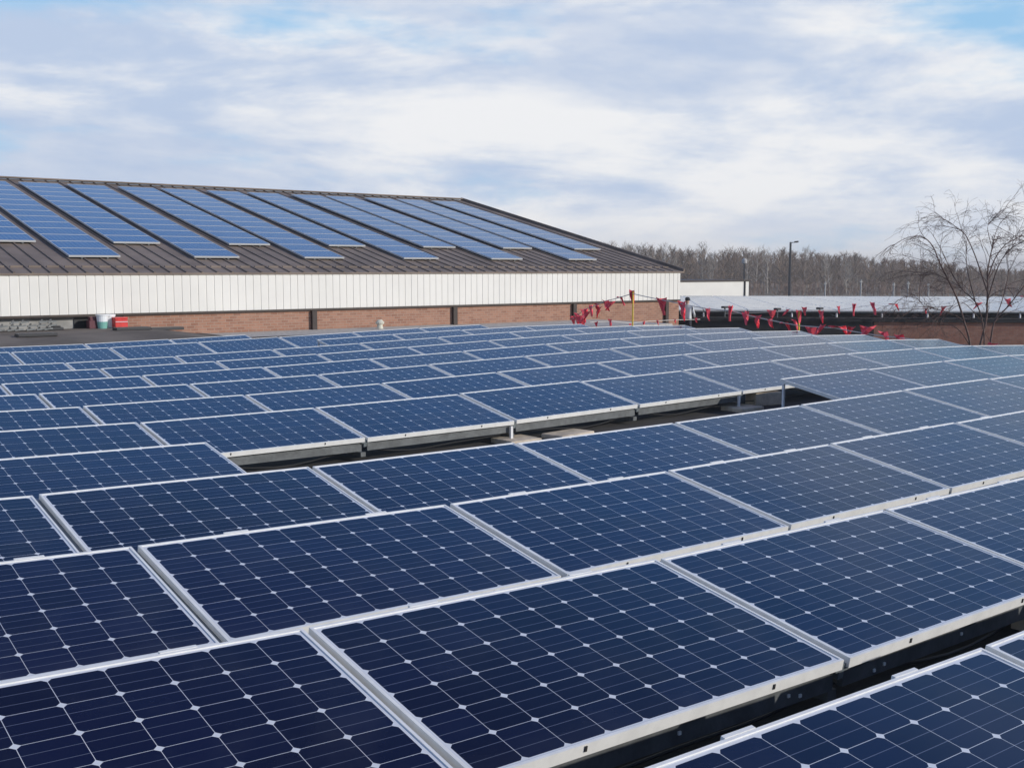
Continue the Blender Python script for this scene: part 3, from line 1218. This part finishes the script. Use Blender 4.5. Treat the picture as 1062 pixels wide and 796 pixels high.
def skin_body(name, verts, edges, mats, loc, face_mat):
    me = bpy.data.meshes.new(name)
    me.from_pydata([v[:3] for v in verts], edges, [])
    o = bpy.data.objects.new(name, me)
    C.objects.link(o)
    sk = o.modifiers.new('skin', 'SKIN')
    sub = o.modifiers.new('sub', 'SUBSURF')
    sub.levels = sub.render_levels = 2
    for i, v in enumerate(verts):
        me.skin_vertices[0].data[i].radius = (v[3], v[4] if len(v) > 4 else v[3])
        me.skin_vertices[0].data[i].use_root = (i == 0)
    dg = bpy.context.evaluated_depsgraph_get()
    me2 = bpy.data.meshes.new_from_object(o.evaluated_get(dg))
    o.modifiers.clear()
    o.data = me2
    me2.materials.clear()
    for mm_ in mats:
        me2.materials.append(mm_)
    for p_ in me2.polygons:
        p_.material_index = face_mat(p_.center)
        p_.use_smooth = True
    o.location = loc
    return o


bv = [(0, 0, .95, .16, .12), (0, 0, 1.15, .145, .105), (0, .0, 1.36, .175, .11), (0, .0, 1.47, .07, .06), (0, -.015, 1.55, .055, .058), (0, -.03, 1.63, .078, .098), (0, -.03, 1.70, .062, .075),
      (.19, 0, 1.40, .055, .055), (.27, -.05, 1.14, .042, .042), (.20, -.24, 1.02, .034, .034), (.17, -.32, 1.00, .028, .036),
      (-.19, 0, 1.40, .055, .055), (-.27, -.05, 1.14, .042, .042), (-.20, -.24, 1.02, .034, .034), (-.17, -.32, 1.00, .028, .036),
      (.10, 0, .86, .092, .09), (.11, -.02, .48, .062, .062), (.11, .02, .09, .045, .05), (.12, -.13, .04, .045, .03),
      (-.10, 0, .86, .092, .09), (-.11, -.02, .48, .062, .062), (-.11, .02, .09, .045, .05), (-.12, -.13, .04, .045, .03)]
be = [(0, 1), (1, 2), (2, 3), (3, 4), (4, 5), (5, 6), (2, 7), (7, 8), (8, 9), (9, 10), (2, 11), (11, 12), (12, 13), (13, 14),
      (0, 15), (15, 16), (16, 17), (17, 18), (0, 19), (19, 20), (20, 21), (21, 22)]


def pm(c):
    if c.z < .97 and abs(c.x) < .25 and c.y > -.16 or c.z < .8:
        return 2
    if c.z > 1.5 or (c.y < -.20):
        return 0
    return 1


c0 = CAM + FH * 41.6 + RT * 6.60
person = skin_body('person', bv, be, [M['skin'], M['shirt'], M['trousers']], (c0.x, c0.y, FEET), pm)
person.rotation_euler = (0, 0, -YAW + R(150))
tag(person, 'person in a white shirt and dark cap beside the barn corner', 'person')
m = MB()
m.lathe((0, -.03, 1.655), [(.092, 0), (.098, .04), (.085, .09), (.04, .125)], 16)
m.box(-.06, .06, -.20, -.10, 1.655, 1.672)
m.build('cap', M['cap'], person, smooth=False)

# ------------------------------------------------------------------ things beyond
# low white building
sh = on(776.5, 298, (0, 1, 0), 50.0)
root = empty('white_shed', (sh.x, sh.y, ZG))
zs = on(776.5, 290, (0, 1, 0), 50.0).z - ZG
m = MB()
m.box(-34, 0, 0, 9, 0, zs - .09)
m.build('wall', M['white_metal'], root)
m = MB()
m.box(-34.1, .1, -.1, 9.1, zs - .087, zs)
m.build('roof_trim', M['brown_trim'], root)
m = MB()
m.box(-.50, -.42, -.09, -.01, 0, zs - .1)
m.build('downspout', M['lamp_metal'], root)
tag(root, 'low plain white building right of the barn corner', 'building')


def lamp(pxx, ytop, d, arm, label, rad):
    top = at(pxx, ytop, d)
    r_ = empty('street_lamp', (top.x, top.y, ZG))
    h = top.z - ZG
    m = MB()
    m.tube([(0, 0, 0), (0, 0, h)], [rad * 1.25, rad * .8], 8)
    m.build('pole', M['lamp_metal'], r_)
    m = MB()
    if arm:
        e = RT * arm
        m.bar((0, 0, h - .08), e + Vector((0, 0, h)), .10, .10)
        m.build('arm', M['lamp_metal'], r_)
        m = MB()
        m.bar(e * .75 + Vector((0, 0, h + .01)), e * 1.35 + Vector((0, 0, h + .06)), .42, .22)
        m.build('lamp_head', M['lamp_metal'], r_)
    else:
        m.lathe((0, 0, h), [(.10, 0), (.30, .12), (.30, .45), (.12, .65)], 12)
        m.build('lamp_head', M['pale_pole'], r_)
    return tag(r_, label, 'street lamp', 'car park lamps')


lamp(820, 251, 150, .75, 'tall dark car park lamp with one arm before the trees', .17)
lamp(772, 274, 120, 0, 'short car park lamp with a pale round head', .09)
for i, (pxx, yt, d) in enumerate(((856, 292, 170), (893, 290, 170), (927, 293, 170), (942, 292, 170), (963, 294, 170))):
    top = at(pxx, yt, d)
    m = MB()
    m.tube([(0, 0, 0), (0, 0, top.z - ZG)], .12, 6)
    m.tube([(-.4, 0, top.z - ZG - .3), (.4, 0, top.z - ZG - .3)], .06, 5)
    o = m.build('pale_pole', M['pale_pole'])
    o.location = (top.x, top.y, ZG)
    tag(o, 'thin pale pole before the wood, %s from the left' % ORD[i + 1], 'pole', 'pale poles before the wood')

# ------------------------------------------------------------------ the bare wood on the skyline
rnd = random.Random(11)


def wood(name, n, d0, d1, hmin, hmax, material, label, px0=560, px1=1140, twig=46, wid=.16, env=None):
    m = MB()
    for i in range(n):
        pxx = rnd.uniform(px0, px1)
        d = rnd.uniform(d0, d1)
        u = (pxx - 531) / F_PX * d
        b = CAM + RT * u + FH * d
        b = Vector((b.x, b.y, ZG))
        h = rnd.uniform(hmin, hmax)
        if env:
            h *= env(pxx)
        r0 = h * rnd.uniform(.18, .30)
        tr = h * .012 + .05
        # trunk
        lean = Vector((rnd.uniform(-.14, .14), rnd.uniform(-.14, .14), 1))
        m.tube([b, b + lean * h * .45, b + lean * h * .92], [tr * .9, tr * .6, tr * .15], 4)
        for t in range(twig):
            s = rnd.uniform(.12, .93)
            st = b + lean * h * s
            a = rnd.uniform(0, 6.283)
            reach = r0 * (1.15 - .8 * s) * rnd.uniform(.5, 1.3)
            e = st + Vector((math.cos(a) * reach, math.sin(a) * reach, h * rnd.uniform(.06, .24)))
            if e.z > b.z + h:
                e.z = b.z + h * rnd.uniform(.93, 1.02)
            side = (RT * rnd.uniform(.6, 1) + FH * rnd.uniform(-.5, .5)).normalized() * wid * rnd.uniform(.6, 1.3)
            m.poly([st - side, st + side, e])
            # two twigs off each branch
            for q_ in range(2):
                s2 = rnd.uniform(.35, .95)
                p = st.lerp(e, s2)
                p2_ = p + Vector((rnd.uniform(-1, 1), rnd.uniform(-1, 1), rnd.uniform(.1, 1.1))) * h * .085
                m.poly([p - side * .55, p + side * .55, p2_])
    return tag(m.build(name, material), label, 'wood', kind='stuff')


ENV = ((540, 13.2), (620, 12.8), (700, 11.6), (790, 11.9), (850, 10.8), (900, 9.9), (960, 8.3), (1010, 6.8), (1062, 6.0), (1150, 6.5))


def env(p):
    for (a, ha), (b, hb) in zip(ENV, ENV[1:]):
        if p <= b:
            return (ha + (hb - ha) * max(0, (p - a)) / (b - a)) / 11
    return .6


wood('bare_wood', 620, 285, 380, 7.6, 11.6, M['twigs'], 'long dark wood of bare winter trees along the skyline', env=env, wid=.10, twig=64)
wood('pale_trees', 30, 270, 300, 8.5, 12.2, M['twigs_pale'], 'pale bare trees standing among the dark skyline wood', px0=600, px1=905, twig=60, wid=.07, env=env)
wood('brown_scrub', 420, 235, 282, 1.6, 3.6, M['scrub'], 'low reddish brown scrub at the foot of the wood', twig=30, wid=.10)
# wooded rise behind, so that the wood is closed at its foot
m = MB()
prev = None
for i in range(61):
    pxx = 520 + i * 11
    u = (pxx - 531) / F_PX * 400
    h = 7.6 + .5 * math.sin(i * .7) + .4 * math.sin(i * 1.9)
    a = CAM + RT * u + FH * 400
    b = CAM + RT * u + FH * 520
    cur = ((a.x, a.y, ZG), (a.x + FH.x * 20, a.y + FH.y * 20, ZG + h * env(pxx)), (b.x, b.y, ZG))
    if prev:
        m.poly([prev[0], cur[0], cur[1], prev[1]])
        m.poly([prev[1], cur[1], cur[2], prev[2]])
    prev = cur
tag(m.build('hill', M['twigs']), kind='structure')

# ------------------------------------------------------------------ the bare multi-stemmed tree in the courtyard
TD = 29.0
rt = random.Random(5)
tbase = at(1014, 352, TD)
tree = empty('bare_tree', (tbase.x, tbase.y, ZG))
tree.scale = (.90, .90, .925)
TO = Vector((tbase.x, tbase.y, ZG))


def tp(x, y, dd=0):
    return at(x, y, TD + dd) - TO


stems = [
    # (path in bearing/height, depth drift, start radius)
    ([(1012, 470), (1012, 400), (1016, 352), (1024, 318), (1026, 285), (1026, 262), (1030, 240), (1034, 222), (1040, 208)], .8, .065),
    ([(1011, 465), (1009, 400), (1006, 345), (999, 318), (990, 290), (979, 268), (970, 250), (962, 232), (950, 222), (934, 223), (917, 232), (902, 246)], -.7, .050),
    ([(1013, 470), (1014, 400), (1022, 350), (1020, 318), (1012, 296), (997, 282), (984, 262), (974, 240), (958, 215), (946, 216)], .3, .040),
    ([(1014, 470), (1018, 400), (1028, 350), (1034, 318), (1050, 300), (1066, 280), (1080, 262), (1090, 240)], -.5, .050),
    ([(1026, 285), (1018, 262), (1010, 240), (1000, 220), (990, 212), (978, 204), (966, 203), (952, 208)], -.3, .028),
    ([(1026, 270), (1034, 248), (1046, 232), (1060, 224), (1076, 214)], .5, .030),
    ([(1024, 300), (1033, 270), (1041, 250), (1052, 236), (1068, 228), (1085, 226)], -.9, .026),
    ([(1006, 345), (996, 330), (985, 322), (974, 320), (962, 312), (952, 300), (944, 292), (930, 290), (915, 300)], .4, .022),
    ([(999, 318), (988, 310), (972, 305), (958, 300), (946, 294)], -.5, .018),
    ([(990, 290), (984, 275), (975, 268), (958, 264), (940, 262)], .6, .016),
    ([(1012, 296), (1003, 262), (1001, 236), (1004, 222), (1012, 212)], .5, .022),
    ([(1020, 318), (1003, 300), (994, 296), (986, 300), (975, 312), (968, 326)], -.6, .015),
    ([(1031, 235), (1026, 215), (1028, 207), (1036, 200)], .2, .016),
    ([(1034, 318), (1044, 290), (1050, 262), (1048, 242), (1054, 224)], .7, .022),
]


def sample(pts, s):
    k = min(int(s * (len(pts) - 1)), len(pts) - 2)
    f = s * (len(pts) - 1) - k
    return pts[k].lerp(pts[k + 1], f)


def smooth_path(pts, n=4):
    out_ = []
    for i in range(len(pts) - 1):
        p0_, p1_, p2_, p3_ = pts[max(i - 1, 0)], pts[i], pts[i + 1], pts[min(i + 2, len(pts) - 1)]
        for j in range(n):
            t = j / n
            out_.append(.5 * ((2 * p1_) + (p2_ - p0_) * t + (2 * p0_ - 5 * p1_ + 4 * p2_ - p3_) * t * t + (3 * p1_ - p0_ - 3 * p2_ + p3_) * t ** 3))
    out_.append(pts[-1])
    return out_


trunk_m, crown_m = MB(), MB()
limbs = []
for si, (path, drift, r0) in enumerate(stems):
    n = len(path)
    pts = [tp(x, y, drift * (i / (n - 1)) + rt.uniform(-.12, .12) * (i / n)) for i, (x, y) in enumerate(path)]
    if path[0][1] > 440:
        pts[0].z = 0
    pts = smooth_path(pts)
    rad = [max(.004, .74 * r0 * (1 - .9 * (i / (len(pts) - 1)))) for i in range(len(pts))]
    (trunk_m if path[0][1] > 440 else crown_m).tube(pts, rad, 7)
    limbs.append((pts, r0))


def twig(p, d, length, r0, depth):
    pts = [p]
    q_ = p.copy()
    dd = d.copy()
    n = 6
    for i in range(n):
        dd = (dd + Vector((rt.uniform(-.22, .22), rt.uniform(-.22, .22), rt.uniform(-.22, .06)))).normalized()
        q_ = q_ + dd * (length / n)
        pts.append(q_.copy())
    crown_m.tube(pts, [max(.0028, r0 * (1 - .75 * i / n)) for i in range(n + 1)], 4)
    if depth > 0:
        for j in range(3):
            s = rt.uniform(.25, .95)
            b = sample(pts, s)
            nd = (dd + Vector((rt.uniform(-.9, .9), rt.uniform(-.9, .9), rt.uniform(-.3, .6)))).normalized()
            twig(b, nd, length * rt.uniform(.35, .65), r0 * .6, depth - 1)


for pts, r0 in limbs:
    for j in range(9):
        s = rt.uniform(.42, .98)
        b = sample(pts, s)
        if b.z < 3.4:
            continue
        t0 = (sample(pts, min(1, s + .05)) - sample(pts, max(0, s - .05))).normalized()
        nd = (t0 * .8 + Vector((rt.uniform(-.9, .9), rt.uniform(-.9, .9), rt.uniform(-.2, .6)))).normalized()
        twig(b, nd, rt.uniform(.4, .95), max(.005, r0 * .2), 2)
for pts, r0 in limbs[:14]:
    for j in range(4):
        s = rt.uniform(.30, .75)
        b = sample(pts, s)
        if b.z < 3.0:
            continue
        t0 = (sample(pts, min(1, s + .05)) - sample(pts, max(0, s - .05))).normalized()
        nd = (t0 * .7 + Vector((rt.uniform(-1, 1), rt.uniform(-1, 1), rt.uniform(-.1, .5)))).normalized()
        twig(b, nd, rt.uniform(1.1, 1.9), .009, 2)
trunk_m.build('trunk', M['bark'], tree, smooth=True)
crown_m.build('crown', M['bark'], tree, smooth=True)
tag(tree, 'bare many-stemmed tree rising from the courtyard at the right', 'tree')

# ------------------------------------------------------------------ thin winter haze
m = MB()
m.box(-2600, 2600, -2600, 2600, ZG - 2.2, 14)
hm = bpy.data.materials.new('winter_haze')
hm.use_nodes = True
hm.node_tree.nodes.clear()
ho = hm.node_tree.nodes.new('ShaderNodeOutputMaterial')
hv = hm.node_tree.nodes.new('ShaderNodeVolumePrincipled')
hv.inputs['Color'].default_value = (.92, .89, .86, 1)
hv.inputs['Density'].default_value = .0006
hm.node_tree.links.new(hv.outputs[0], ho.inputs['Volume'])
tag(m.build('haze', hm), kind='stuff')
